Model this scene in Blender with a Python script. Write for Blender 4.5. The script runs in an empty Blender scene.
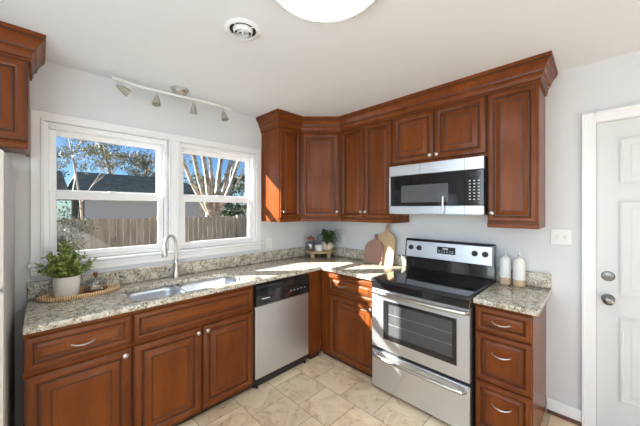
import bpy, bmesh, math, random
from mathutils import Vector, Matrix
R = math.radians
S = bpy.context.scene
C = S.collection

# ------------------------------------------------------------------ camera, world, sun, exposure
cam_d = bpy.data.cameras.new('camera')
cam = bpy.data.objects.new('camera', cam_d); C.objects.link(cam); S.camera = cam
cam.location = (-2.656, -2.629, 1.497)
cam.rotation_euler = (R(90), 0, R(-45.2))
cam_d.sensor_width = 36.0
cam_d.lens = 36.0 * 278.2 / 640.0
cam_d.shift_y = -3.8 / 640.0
cam_d.clip_start = 0.02

S.view_settings.view_transform = 'Standard'
S.view_settings.look = 'None'
S.view_settings.gamma = 1.0
S.view_settings.use_curve_mapping = False
S.view_settings.exposure = 0.0
S.cycles.max_bounces = 10
S.cycles.diffuse_bounces = 6
S.cycles.transparent_max_bounces = 24
S.cycles.sample_clamp_indirect = 6.0
S.cycles.use_denoising = True

W = bpy.data.worlds.new('world'); S.world = W; W.use_nodes = True
wn = W.node_tree.nodes; wl = W.node_tree.links
sky = wn.new('ShaderNodeTexSky'); sky.sky_type = 'NISHITA'; sky.sun_disc = False
sky.sun_elevation = R(27); sky.sun_rotation = R(-49); sky.air_density = 1.0; sky.dust_density = 0.4; sky.ozone_density = 3.0
bg = wn['Background']; bg.inputs['Strength'].default_value = 0.15
tint = wn.new('ShaderNodeMix'); tint.data_type = 'RGBA'; tint.blend_type = 'MULTIPLY'; tint.inputs[0].default_value = 1.0
tint.inputs[7].default_value = (0.58, 0.84, 1.12, 1)                  # clear winter-morning blue
wl.new(sky.outputs[0], tint.inputs[6]); wl.new(tint.outputs[2], bg.inputs['Color'])

def lamp(name, kind, loc, direction, energy, color, size=None, size_y=None):
    d = bpy.data.lights.new(name, kind); d.energy = energy; d.color = color
    if size: d.shape = 'RECTANGLE'; d.size = size; d.size_y = size_y or size
    o = bpy.data.objects.new(name, d); C.objects.link(o); o.location = loc
    o.rotation_euler = Vector(direction).to_track_quat('-Z', 'Y').to_euler()
    return o
sun = lamp('sun', 'SUN', (-8, 8, 8), (1.15, -1.0, -0.77), 30.0, (1.0, 0.96, 0.90)); sun.data.angle = R(0.6)
# added fill lamps set in two unseen openings made for them
lamp('fill_area_side', 'AREA', (-3.88, -2.5, 1.6), (1, 0, 0), 60, (0.82, 0.92, 1.0), 2.8, 1.35)
lamp('fill_area_rear', 'AREA', (-3.2, -5.13, 1.6), (0, 1, 0), 15, (0.82, 0.92, 1.0), 0.8, 1.35)

H = 2.493

# ------------------------------------------------------------------ materials
def new_mat(name):
    m = bpy.data.materials.new(name); m.use_nodes = True
    nt = m.node_tree
    return m, nt, nt.nodes['Principled BSDF']
def mat(name, col, rough=0.5, metal=0.0, coat=0.0, emit=None, es=0.0, bump=None, aniso=0.0):
    m, nt, b = new_mat(name)
    b.inputs['Base Color'].default_value = (*col, 1); b.inputs['Roughness'].default_value = rough
    b.inputs['Metallic'].default_value = metal; b.inputs['Coat Weight'].default_value = coat
    if emit:
        b.inputs['Emission Color'].default_value = (*emit, 1); b.inputs['Emission Strength'].default_value = es
    if bump:
        tc = nt.nodes.new('ShaderNodeTexCoord'); n = nt.nodes.new('ShaderNodeTexNoise'); bp = nt.nodes.new('ShaderNodeBump')
        n.inputs['Scale'].default_value = bump[0]; bp.inputs['Strength'].default_value = bump[1]; bp.inputs['Distance'].default_value = 0.003
        nt.links.new(tc.outputs['Object'], n.inputs['Vector']); nt.links.new(n.outputs[0], bp.inputs['Height']); nt.links.new(bp.outputs[0], b.inputs['Normal'])
    return m
def noise(nt, vec, scale, detail=4, rough=0.55, dist=0.0):
    n = nt.nodes.new('ShaderNodeTexNoise'); n.inputs['Scale'].default_value = scale; n.inputs['Detail'].default_value = detail
    n.inputs['Roughness'].default_value = rough; n.inputs['Distortion'].default_value = dist
    nt.links.new(vec, n.inputs['Vector']); return n.outputs[0]
def ramp(nt, fac, stops):
    r = nt.nodes.new('ShaderNodeValToRGB'); e = r.color_ramp.elements
    while len(e) < len(stops): e.new(0.5)
    for i, (p, c) in enumerate(stops):
        e[i].position = p; e[i].color = (*c, 1) if len(c) == 3 else c
    nt.links.new(fac, r.inputs[0]); return r.outputs[0]
def mix(nt, f, a, b, mode='MIX'):
    x = nt.nodes.new('ShaderNodeMix'); x.data_type = 'RGBA'; x.blend_type = mode
    for sock, v in ((x.inputs[0], f), (x.inputs[6], a), (x.inputs[7], b)):
        if isinstance(v, (int, float)): sock.default_value = v
        elif isinstance(v, tuple): sock.default_value = (*v, 1)
        else: nt.links.new(v, sock)
    return x.outputs[2]
def objvec(nt, scale=(1, 1, 1), loc=(0, 0, 0), world=False):
    mp = nt.nodes.new('ShaderNodeMapping'); mp.inputs['Scale'].default_value = scale; mp.inputs['Location'].default_value = loc
    if world:
        g = nt.nodes.new('ShaderNodeNewGeometry'); nt.links.new(g.outputs['Position'], mp.inputs[0])
    else:
        t = nt.nodes.new('ShaderNodeTexCoord'); nt.links.new(t.outputs['Object'], mp.inputs[0])
    return mp.outputs[0]
def wood(name, dark, light, horiz=False, rough=0.27, coat=0.0, gs=1.0):
    m, nt, b = new_mat(name)
    sc = (0.9, 7, 7) if horiz else (7, 7, 0.9)
    v = objvec(nt, tuple(s * gs for s in sc))
    a = noise(nt, v, 1.6, 5, 0.6, 0.6); f = noise(nt, objvec(nt, tuple(s * gs * 6 for s in sc)), 3.0, 3)
    big = noise(nt, objvec(nt), 3.5, 2)
    c = ramp(nt, a, [(0.18, dark), (0.80, light)])
    c = mix(nt, 0.10, c, ramp(nt, f, [(0.35, tuple(x * 0.5 for x in dark)), (0.65, light)]))
    c = mix(nt, 0.5, c, ramp(nt, big, [(0.3, (0.72, 0.70, 0.68)), (0.7, (1.12, 1.12, 1.12))]), 'MULTIPLY')
    nt.links.new(c, b.inputs['Base Color']); b.inputs['Roughness'].default_value = rough
    b.inputs['Coat Weight'].default_value = coat; b.inputs['Specular IOR Level'].default_value = 0.18
    return m
CD, CL = (0.100, 0.0240, 0.0052), (0.238, 0.064, 0.0125)
M = {}
M['wood'] = wood('cherry_wood', CD, CL)
M['woodh'] = wood('cherry_wood_across', CD, CL, True)
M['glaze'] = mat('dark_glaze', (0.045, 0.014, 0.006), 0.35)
M['wall'] = mat('wall_paint', (0.65, 0.665, 0.68), 0.6, bump=(160, 0.05))
M['ceil'] = mat('ceiling_paint', (0.735, 0.765, 0.80), 0.75, bump=(120, 0.06))
M['white'] = mat('white_trim_paint', (0.80, 0.81, 0.82), 0.36)
M['doorpaint'] = mat('white_door_paint', (0.63, 0.64, 0.645), 0.38)
M['vinyl'] = mat('white_vinyl', (0.84, 0.85, 0.86), 0.3)
M['plastic'] = mat('white_plastic', (0.75, 0.75, 0.73), 0.3)
M['slot'] = mat('dark_slot', (0.02, 0.02, 0.02), 0.7)
M['rail'] = mat('pale_satin_rail', (0.72, 0.72, 0.71), 0.3)
M['nickel'] = mat('brushed_nickel', (0.60, 0.58, 0.55), 0.28, 1.0)
M['chrome'] = mat('satin_chrome', (0.24, 0.235, 0.225), 0.28, 1.0)
M['black'] = mat('gloss_black', (0.012, 0.013, 0.015), 0.08, coat=0.3)
M['mblack'] = mat('matt_black', (0.018, 0.018, 0.019), 0.45)
M['glassblack'] = mat('cooktop_glass', (0.010, 0.011, 0.013), 0.05)
M['burner'] = mat('burner_print', (0.09, 0.09, 0.095), 0.15)
M['oven_glass'] = mat('oven_window_glass', (0.065, 0.068, 0.07), 0.06)
M['mw_glass'] = mat('microwave_window_mesh', (0.10, 0.105, 0.115), 0.08)
M['mark'] = mat('light_print', (0.62, 0.64, 0.66), 0.4)
M['rack'] = mat('dim_rack_wire', (0.22, 0.22, 0.22), 0.4)
M['cavity'] = mat('oven_cavity', (0.05, 0.05, 0.05), 0.5)
M['screen'] = mat('clock_screen', (0.02, 0.022, 0.025), 0.12)
M['grayside'] = mat('grey_enamel', (0.42, 0.42, 0.41), 0.45)
M['cream'] = mat('cream_ceramic', (0.72, 0.68, 0.61), 0.5, bump=(90, 0.1))
M['beigepot'] = mat('beige_ceramic', (0.66, 0.57, 0.45), 0.6, bump=(120, 0.15))
M['whitecer'] = mat('white_ceramic', (0.78, 0.77, 0.74), 0.35)
M['tan'] = mat('tan_bare_clay', (0.55, 0.40, 0.25), 0.65)
M['soil'] = mat('soil', (0.03, 0.02, 0.012), 0.95)
M['knobwood'] = mat('walnut_knob', (0.16, 0.055, 0.025), 0.4)
M['redlid'] = mat('terracotta_lid', (0.30, 0.07, 0.045), 0.5)
M['twig'] = mat('dry_twigs', (0.42, 0.36, 0.27), 0.8)
M['shoe'] = mat('brown_shoe_moulding', (0.10, 0.045, 0.022), 0.45)
M['leather'] = mat('leather_cord', (0.30, 0.16, 0.08), 0.7)
M['lampglass'] = mat('lit_dome_glass', (0.9, 0.9, 0.88), 0.3, emit=(0.84, 0.93, 1.0), es=14.0)
M['shade'] = mat('amber_frosted_shade', (0.34, 0.32, 0.27), 0.22)
M['oak'] = wood('light_oak', (0.48, 0.32, 0.17), (0.66, 0.49, 0.31), False, 0.45, 0.0)
M['oakh'] = wood('light_oak_across', (0.52, 0.33, 0.15), (0.70, 0.50, 0.27), True, 0.45, 0.0)
M['walnutpink'] = wood('pinkish_walnut', (0.26, 0.145, 0.11), (0.40, 0.25, 0.195), False, 0.45, 0.0)

def steel():
    m, nt, b = new_mat('stainless_steel')
    v = objvec(nt, (1.5, 1.5, 220)); n = noise(nt, v, 2.0, 3)
    nt.links.new(ramp(nt, n, [(0.3, (0.66, 0.695, 0.745)), (0.7, (0.74, 0.775, 0.83))]), b.inputs['Base Color'])
    b.inputs['Metallic'].default_value = 1.0; b.inputs['Roughness'].default_value = 0.40
    return m
M['steel'] = steel()
def granite():
    m, nt, b = new_mat('speckled_granite')
    v = objvec(nt, world=True)
    c = ramp(nt, noise(nt, v, 24, 6, 0.72, 0.6), [(0.33, (0.16, 0.13, 0.09)), (0.43, (0.36, 0.31, 0.22)), (0.53, (0.54, 0.50, 0.405)), (0.68, (0.70, 0.68, 0.61))])
    t = ramp(nt, noise(nt, v, 34, 4, 0.6), [(0.57, (0, 0, 0)), (0.66, (1, 1, 1))])
    c = mix(nt, t, c, (0.31, 0.215, 0.11))
    w = ramp(nt, noise(nt, v, 80, 3, 0.6), [(0.57, (0, 0, 0)), (0.64, (1, 1, 1))])
    c = mix(nt, w, c, (0.76, 0.75, 0.70))
    k = ramp(nt, noise(nt, v, 66, 4, 0.65, 0.4), [(0.375, (1, 1, 1)), (0.425, (0, 0, 0))])
    c = mix(nt, k, c, (0.025, 0.022, 0.02))
    k2 = ramp(nt, noise(nt, v, 34, 5, 0.7, 0.3), [(0.315, (1, 1, 1)), (0.37, (0, 0, 0))])
    c = mix(nt, k2, c, (0.05, 0.042, 0.035))
    nt.links.new(c, b.inputs['Base Color']); b.inputs['Roughness'].default_value = 0.13
    return m
M['granite'] = granite()
def tile():
    m, nt, b = new_mat('travertine_tile')
    g = nt.nodes.new('ShaderNodeNewGeometry'); sp = nt.nodes.new('ShaderNodeSeparateXYZ'); nt.links.new(g.outputs['Position'], sp.inputs[0])
    def add(s, k):
        a = nt.nodes.new('ShaderNodeMath'); a.operation = 'ADD'; nt.links.new(s, a.inputs[0]); a.inputs[1].default_value = k; return a.outputs[0]
    cb = nt.nodes.new('ShaderNodeCombineXYZ')
    nt.links.new(add(sp.outputs['Y'], 0.863 - 0.1525 + 0.305 * 20), cb.inputs[0]); nt.links.new(add(sp.outputs['X'], 0.96 + 0.307 * 20), cb.inputs[1])
    br = nt.nodes.new('ShaderNodeTexBrick'); nt.links.new(cb.outputs[0], br.inputs['Vector'])
    br.offset = 0.5; br.offset_frequency = 2
    for k, val in (('Scale', 1.0), ('Mortar Size', 0.0035), ('Mortar Smooth', 0.2), ('Bias', 0.0), ('Brick Width', 0.305), ('Row Height', 0.307)): br.inputs[k].default_value = val
    br.inputs['Color1'].default_value = (0, 0, 0, 1); br.inputs['Color2'].default_value = (1, 1, 1, 1); br.inputs['Mortar'].default_value = (0.5, 0.5, 0.5, 1)
    rnd = br.outputs['Color']
    v = objvec(nt, world=True)
    off = nt.nodes.new('ShaderNodeVectorMath'); off.operation = 'MULTIPLY_ADD'
    nt.links.new(rnd, off.inputs[0]); off.inputs[1].default_value = (7, 5, 3); nt.links.new(v, off.inputs[2])
    n1 = noise(nt, off.outputs[0], 5.0, 6, 0.65, 1.2); n2 = noise(nt, off.outputs[0], 24, 5, 0.7, 0.8)
    base = ramp(nt, n1, [(0.28, (0.52, 0.355, 0.20)), (0.42, (0.73, 0.57, 0.385)), (0.56, (0.83, 0.695, 0.505)), (0.8, (0.88, 0.77, 0.59))])
    pits = ramp(nt, n2, [(0.36, (0.30, 0.18, 0.09)), (0.46, (1, 1, 1))])
    fac = ramp(nt, n1, [(0.36, (0.75, 0.75, 0.75)), (0.54, (0.05, 0.05, 0.05))])
    base = mix(nt, fac, base, pits, 'MULTIPLY')
    tone = ramp(nt, rnd, [(0.0, (0.80, 0.77, 0.74)), (1.0, (1.06, 1.04, 1.0))])
    base = mix(nt, 1.0, base, tone, 'MULTIPLY')
    c = mix(nt, br.outputs['Fac'], base, (0.42, 0.33, 0.23))
    nt.links.new(c, b.inputs['Base Color']); b.inputs['Roughness'].default_value = 0.38
    bp = nt.nodes.new('ShaderNodeBump'); bp.inputs['Strength'].default_value = 0.5; bp.inputs['Distance'].default_value = 0.002; bp.invert = True
    nt.links.new(br.outputs['Fac'], bp.inputs['Height']); nt.links.new(bp.outputs[0], b.inputs['Normal'])
    return m
M['tile'] = tile()
def glass(name, tint=(0.97, 0.98, 0.98), extra=0.0):
    m = bpy.data.materials.new(name); m.use_nodes = True; nt = m.node_tree; nt.nodes.clear()
    o = nt.nodes.new('ShaderNodeOutputMaterial'); t = nt.nodes.new('ShaderNodeBsdfTransparent'); g = nt.nodes.new('ShaderNodeBsdfGlossy')
    x = nt.nodes.new('ShaderNodeMixShader'); f = nt.nodes.new('ShaderNodeLayerWeight'); f.inputs['Blend'].default_value = 0.5
    t.inputs[0].default_value = (*tint, 1); g.inputs['Roughness'].default_value = 0.02
    pw = nt.nodes.new('ShaderNodeMath'); pw.operation = 'POWER'; nt.links.new(f.outputs['Facing'], pw.inputs[0]); pw.inputs[1].default_value = 5.0
    ma = nt.nodes.new('ShaderNodeMath'); ma.operation = 'MULTIPLY_ADD'; nt.links.new(pw.outputs[0], ma.inputs[0]); ma.inputs[1].default_value = 0.95; ma.inputs[2].default_value = 0.02 + extra
    fac = ma.outputs[0]
    nt.links.new(fac, x.inputs[0]); nt.links.new(t.outputs[0], x.inputs[1]); nt.links.new(g.outputs[0], x.inputs[2]); nt.links.new(x.outputs[0], o.inputs[0])
    return m
M['pane'] = glass('window_glass')
M['clear'] = glass('clear_glass', (0.86, 0.89, 0.90), 0.09)
def leafmat(name, a, b_, sc=9):
    m, nt, b = new_mat(name)
    nt.links.new(ramp(nt, noise(nt, objvec(nt), sc, 2), [(0.35, a), (0.65, b_)]), b.inputs['Base Color'])
    b.inputs['Roughness'].default_value = 0.55
    return m
M['leaf'] = leafmat('boxwood_leaf', (0.10, 0.19, 0.035), (0.46, 0.52, 0.15), 28)
M['fern'] = leafmat('fern_leaf', (0.035, 0.10, 0.02), (0.16, 0.28, 0.07), 25)
M['treeleaf'] = leafmat('olive_tree_leaf', (0.13, 0.13, 0.065), (0.34, 0.33, 0.20), 2)
M['pineleaf'] = leafmat('green_tree_leaf', (0.03, 0.065, 0.022), (0.12, 0.17, 0.06), 2)
M['dryleaf'] = leafmat('dry_shrub_leaf', (0.10, 0.09, 0.05), (0.30, 0.25, 0.16), 3)
M['stem'] = mat('green_stem', (0.10, 0.12, 0.04), 0.7)
M['bark'] = leafmat('pale_bark', (0.17, 0.135, 0.10), (0.50, 0.45, 0.38), 5)
def wicker():
    m, nt, b = new_mat('woven_seagrass')
    w = nt.nodes.new('ShaderNodeTexWave'); w.inputs['Scale'].default_value = 26; w.inputs['Distortion'].default_value = 3; w.inputs['Detail'].default_value = 2
    nt.links.new(objvec(nt), w.inputs['Vector'])
    nt.links.new(ramp(nt, w.outputs[0], [(0.2, (0.55, 0.32, 0.14)), (0.6, (0.84, 0.60, 0.36))]), b.inputs['Base Color'])
    b.inputs['Roughness'].default_value = 0.7
    bp = nt.nodes.new('ShaderNodeBump'); bp.inputs['Strength'].default_value = 0.6; bp.inputs['Distance'].default_value = 0.004
    nt.links.new(w.outputs[0], bp.inputs['Height']); nt.links.new(bp.outputs[0], b.inputs['Normal'])
    return m
M['wicker'] = wicker()
def fencewood():
    m, nt, b = new_mat('weathered_fence_boards')
    c = ramp(nt, noise(nt, objvec(nt, (3, 3, 0.5)), 2.5, 5), [(0.3, (0.34, 0.235, 0.15)), (0.7, (0.60, 0.45, 0.30))])
    nt.links.new(c, b.inputs['Base Color']); b.inputs['Roughness'].default_value = 0.85
    return m
M['fence'] = fencewood()
def roofmat(name, a, c2):
    m, nt, b = new_mat(name)
    br = nt.nodes.new('ShaderNodeTexBrick'); nt.links.new(objvec(nt, (1, 1, 1)), br.inputs['Vector'])
    br.inputs['Scale'].default_value = 2.2; br.inputs['Color1'].default_value = (*a, 1); br.inputs['Color2'].default_value = (*c2, 1); br.inputs['Mortar'].default_value = (*[x * 0.6 for x in a], 1)
    nt.links.new(br.outputs[0], b.inputs['Base Color']); b.inputs['Roughness'].default_value = 0.8
    return m
M['roof'] = roofmat('slate_green_shingles', (0.085, 0.125, 0.105), (0.15, 0.19, 0.155))
M['roof2'] = roofmat('brown_shingles', (0.17, 0.12, 0.105), (0.23, 0.17, 0.15))
M['siding'] = mat('grey_siding', (0.42, 0.45, 0.48), 0.8)
M['siding2'] = mat('tan_siding', (0.30, 0.22, 0.18), 0.8)
M['ground'] = leafmat('leafy_ground', (0.10, 0.085, 0.05), (0.22, 0.18, 0.11), 3)

# ------------------------------------------------------------------ mesh helpers
class MB:
    def __init__(s): s.v = []; s.f = []; s.m = []; s.M = Matrix.Identity(4); s.k = 0
    def at(s, M_): s.M = M_; return s
    def av(s, p): s.v.append(tuple(s.M @ Vector(p))); return len(s.v) - 1
    def face(s, ids, m=None):
        if len(set(ids)) > 2: s.f.append(tuple(ids)); s.m.append(s.k if m is None else m)
    def loops(s, L, m=None, close=True, cap0=False, cap1=False, ms=None):
        ids = [[s.av(p) for p in l] for l in L]; n = len(L[0])
        for i in range(len(L) - 1):
            mm = ms[i] if ms else m
            for j in range(n if close else n - 1):
                k = (j + 1) % n
                s.face((ids[i][j], ids[i][k], ids[i + 1][k], ids[i + 1][j]), mm)
        if cap0: s.face(ids[0][::-1], ms[0] if ms else m)
        if cap1: s.face(ids[-1], ms[-1] if ms else m)
        return ids
    def box(s, x0, x1, y0, y1, z0, z1, m=None, b=0.0):
        if b <= 0:
            s.loops([[(x0, y0, z), (x1, y0, z), (x1, y1, z), (x0, y1, z)] for z in (z0, z1)], m, True, True, True); return s
        b = min(b, (x1 - x0) / 3, (y1 - y0) / 3, (z1 - z0) / 3)
        def lp(i, z): return [(x0 + i + b, y0 + i, z), (x1 - i - b, y0 + i, z), (x1 - i, y0 + i + b, z), (x1 - i, y1 - i - b, z), (x1 - i - b, y1 - i, z), (x0 + i + b, y1 - i, z), (x0 + i, y1 - i - b, z), (x0 + i, y0 + i + b, z)]
        s.loops([lp(b * 0.999, z0), lp(0, z0 + b), lp(0, z1 - b), lp(b * 0.999, z1)], m, True, True, True)
        return s
    def panel(s, x, z, w, h, prof, m0=0):
        """raised panel front facing -y: prof = (inset, forward, mat of the band leading to it)"""
        L = [[(x + i, -d, z + i), (x + w - i, -d, z + i), (x + w - i, -d, z + h - i), (x + i, -d, z + h - i)] for i, d, _ in prof]
        s.loops(L, None, True, True, True, [p[2] for p in prof[1:]]); return s
    def lathe(s, prof, n=24, m=None, ms=None, cap0=True, cap1=True, c=(0, 0, 0), sx=1, sy=1):
        s.loops([[(c[0] + sx * r * math.cos(2 * math.pi * j / n), c[1] + sy * r * math.sin(2 * math.pi * j / n), c[2] + z) for j in range(n)] for r, z in prof], m, True, cap0, cap1, ms); return s
    def tube(s, pts, r, n=8, m=None, cap=True):
        P = [Vector(p) for p in pts]; rr = r if isinstance(r, (list, tuple)) else [r] * len(P)
        t = (P[1] - P[0]).normalized(); u = t.orthogonal().normalized(); L = []
        for i, p in enumerate(P):
            a = P[max(0, i - 1)]; b = P[min(len(P) - 1, i + 1)]; t = (b - a).normalized()
            u = (u - t * u.dot(t)).normalized(); w = t.cross(u)
            L.append([tuple(p + (u * math.cos(2 * math.pi * j / n) + w * math.sin(2 * math.pi * j / n)) * rr[i]) for j in range(n)])
        s.loops(L, m, True, cap, cap); return s
    def sweep(s, path, prof, m=None, ms=None, cap=True):
        """prof = closed list of (out, z) swept along plan path (x, y); out is to the right of travel"""
        n = len(path); L = []
        for i in range(n):
            P = Vector(path[i]); d = []
            if i > 0: d.append((P - Vector(path[i - 1])).normalized())
            if i < n - 1: d.append((Vector(path[i + 1]) - P).normalized())
            ns = [Vector((q.y, -q.x)) for q in d]
            mi = ns[0] if len(ns) == 1 else (ns[0] + ns[1]) / (1 + ns[0].dot(ns[1]))
            L.append([(P.x + mi.x * o, P.y + mi.y * o, z) for o, z in prof])
        ids = [[s.av(p) for p in l] for l in L]; k = len(prof)
        for i in range(n - 1):
            for j in range(k):
                q = (j + 1) % k
                s.face((ids[i][j], ids[i][q], ids[i + 1][q], ids[i + 1][j]), ms[j] if ms else m)
        if cap: s.face(ids[0], m); s.face(ids[-1][::-1], m)
        return s
    def prism(s, out, y0, y1, m=None, b=0.0):
        """outline (x, z) extruded along y"""
        s.loops([[(x, y, z) for x, z in out] for y in (y0, y1)], m, True, True, True); return s
    def leaf(s, p, d, up, l, w, m=None):
        p = Vector(p); d = Vector(d).normalized(); a = d.cross(Vector(up))
        a = (a if a.length > 1e-4 else d.orthogonal()).normalized(); n = a.cross(d)
        q = [p, p + d * l * 0.45 + a * w * 0.5 + n * l * 0.08, p + d * l - n * l * 0.1, p + d * l * 0.45 - a * w * 0.5 + n * l * 0.08]
        i = [s.av(x) for x in q]; s.face((i[0], i[1], i[2]), m); s.face((i[0], i[2], i[3]), m); return s
    def build(s, name, mats, parent=None, angle=35, loc=None, bevel=0):
        if not isinstance(mats, (list, tuple)): mats = [mats]
        me = bpy.data.meshes.new(name); me.from_pydata(s.v, [], s.f)
        for x in mats: me.materials.append(M[x] if isinstance(x, str) else x)
        me.polygons.foreach_set('material_index', s.m)
        bm = bmesh.new(); bm.from_mesh(me); bmesh.ops.remove_doubles(bm, verts=bm.verts, dist=1e-6)
        bmesh.ops.recalc_face_normals(bm, faces=bm.faces); bm.to_mesh(me); bm.free()
        me.polygons.foreach_set('use_smooth', [True] * len(me.polygons)); me.set_sharp_from_angle(angle=R(angle))
        o = bpy.data.objects.new(name, me); C.objects.link(o)
        if parent: o.parent = parent
        if loc: o.location = loc
        if bevel:
            md = o.modifiers.new('bevel', 'BEVEL'); md.width = bevel; md.segments = 2; md.limit_method = 'ANGLE'; md.angle_limit = R(40)
        return o
def tag(o, label=None, cat=None, group=None, kind=None):
    for k, v in (('label', label), ('category', cat), ('group', group), ('kind', kind)):
        if v: o[k] = v
    return o
def thing(name, label, cat, loc=(0, 0, 0), rz=0, group=None):
    o = bpy.data.objects.new(name, None); C.objects.link(o); o.empty_display_size = 0.05
    o.location = loc; o.rotation_euler = (0, 0, R(rz)); return tag(o, label, cat, group)
def struct(o): o['kind'] = 'structure'; return o
def T(x=0, y=0, z=0): return Matrix.Translation((x, y, z))
def RX(a): return Matrix.Rotation(R(a), 4, 'X')
def RY(a): return Matrix.Rotation(R(a), 4, 'Y')
def RZ(a): return Matrix.Rotation(R(a), 4, 'Z')
def copy_tree(o, parent=None):
    c = o.copy(); C.objects.link(c)
    if parent: c.parent = parent
    for ch in list(o.children): copy_tree(ch, c)
    return c

# ------------------------------------------------------------------ room shell
XL, YR = -3.75, -5.0
struct(MB().box(XL - .15, .15, YR - .15, .15, -.1, 0).build('floor', 'tile'))
struct(MB().box(XL - .15, .15, YR - .15, .15, H, H + .1).build('ceiling', 'ceil'))
WZ0, WZ1 = 1.14, 2.09
U1, U2 = (-2.64, -1.875), (-1.79, -1.005)
def wall_y(name, y0, y1, x0, x1, holes, z1=H, z0=0):
    b = MB(); x = x0
    for a, c, p, q in holes:
        b.box(x, a, y0, y1, z0, z1); b.box(a, c, y0, y1, z0, p); b.box(a, c, y0, y1, q, z1); x = c
    b.box(x, x1, y0, y1, z0, z1)
    return struct(b.build(name, 'wall'))
def wall_x(name, x0, x1, y0, y1, holes, z1=H, z0=0):
    b = MB(); y = y0
    for a, c, p, q in holes:
        b.box(x0, x1, y, a, z0, z1)
        if p > z0: b.box(x0, x1, a, c, z0, p)
        b.box(x0, x1, a, c, q, z1); y = c
    b.box(x0, x1, y, y1, z0, z1)
    return struct(b.build(name, 'wall'))
wall_y('wall_window', 0, .15, XL - .15, .15, [(U1[0], U1[1], WZ0, WZ1), (U2[0], U2[1], WZ0, WZ1)])
DY0, DY1, DZ = -3.435, -2.625, 2.085
wall_x('wall_range', 0, .15, YR - .15, 0, [(DY0, DY1, 0, DZ)])
wall_y('wall_rear', YR - .15, YR, XL - .15, .15, [(-3.65, -2.75, .9, 2.3)])
wall_x('wall_left', XL - .15, XL, YR, 0, [(-3.95, -1.05, .9, 2.3)])

# windows over the sink
def window(n, x0, x1):
    w = struct(thing('window_%d' % n, None, None))
    f = MB()                                                        # outer frame
    t = .026
    for (a, c, p, q) in ((x0, x0 + t, WZ0, WZ1), (x1 - t, x1, WZ0, WZ1), (x0 + t, x1 - t, WZ1 - .034, WZ1), (x0 + t, x1 - t, WZ0, WZ0 + .02)):
        f.box(a, c, .004, .125, p, q)
    for s_ in (x0 + t, x1 - t - .008): f.box(s_, s_ + .008, .058, .066, WZ0 + .02, WZ1 - .034)
    f.build('frame', 'vinyl', w, bevel=.003)
    a, c = x0 + t + .002, x1 - t - .002
    for nm, y, z0, z1, br, tr in (('upper_sash', .07, 1.585, WZ1 - .034, .05, .042), ('lower_sash', .028, WZ0 + .02, 1.622, .036, .056)):
        s_ = MB(); st = .037
        s_.box(a, a + st, y, y + .03, z0, z1); s_.box(c - st, c, y, y + .03, z0, z1)
        s_.box(a + st, c - st, y, y + .03, z0, z0 + br); s_.box(a + st, c - st, y, y + .03, z1 - tr, z1)
        o = s_.build(nm, 'vinyl', w, bevel=.003)
        MB().box(a + st, c - st, y + .013, y + .017, z0 + br, z1 - tr).build('pane', 'pane', o)
        if nm == 'lower_sash':
            mx = (a + c) / 2
            MB().box(mx - .025, mx + .025, y - .006, y + .012, z1, z1 + .012).build('lock', 'vinyl', o, bevel=.002)
    return w
window(1, *U1); window(2, *U2)
def frame_ring(b, x0, x1, z0, z1, w, y0, y1, m=None, bottom=False):
    b.box(x0 - w, x0, y0, y1, z0, z1 + w, m); b.box(x1, x1 + w, y0, y1, z0, z1 + w, m); b.box(x0, x1, y0, y1, z1, z1 + w, m)
cs = MB()
frame_ring(cs, U1[0], U2[1], WZ0 - .002, WZ1, .06, -.016, 0)
cs.box(U1[1], U2[0], -.016, 0, WZ0, WZ1)
for (x0, x1) in (U1, U2):                                           # raised inner bead round each unit
    for (a, c, p, q) in ((x0 - .014, x0, WZ0, WZ1 + .014), (x1, x1 + .014, WZ0, WZ1 + .014), (x0, x1, WZ1, WZ1 + .014)): cs.box(a, c, -.024, -.004, p, q)
struct(cs.build('trim_1', 'white', bevel=.003))
st = MB(); st.box(-2.715, -.933, -.05, .03, WZ0 - .024, WZ0, 0, .006)
st.box(-2.70, -.945, -.018, 0, 1.055, WZ0 - .024); st.box(-2.70, -.945, -.026, -.018, WZ0 - .05, WZ0 - .024)
struct(st.build('trim_2', 'white', bevel=.003))
# unseen rear and side window frames, added where the fill lamps shine in
b = MB()
for x in (-3.65, -2.81): b.box(x, x + .06, YR - .09, YR - .03, .9, 2.3)
b.box(-3.59, -2.81, YR - .09, YR - .03, .9, .96); b.box(-3.59, -2.81, YR - .09, YR - .03, 2.24, 2.3)
struct(b.build('window_3', 'vinyl'))
b = MB()
for y in (-3.95, -3.0, -2.06, -1.11): b.box(XL - .09, XL - .03, y, y + .06, .9, 2.3)
b.box(XL - .09, XL - .03, -3.89, -1.11, .9, .96); b.box(XL - .09, XL - .03, -3.89, -1.11, 2.24, 2.3)
struct(b.build('window_4', 'vinyl'))

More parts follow.
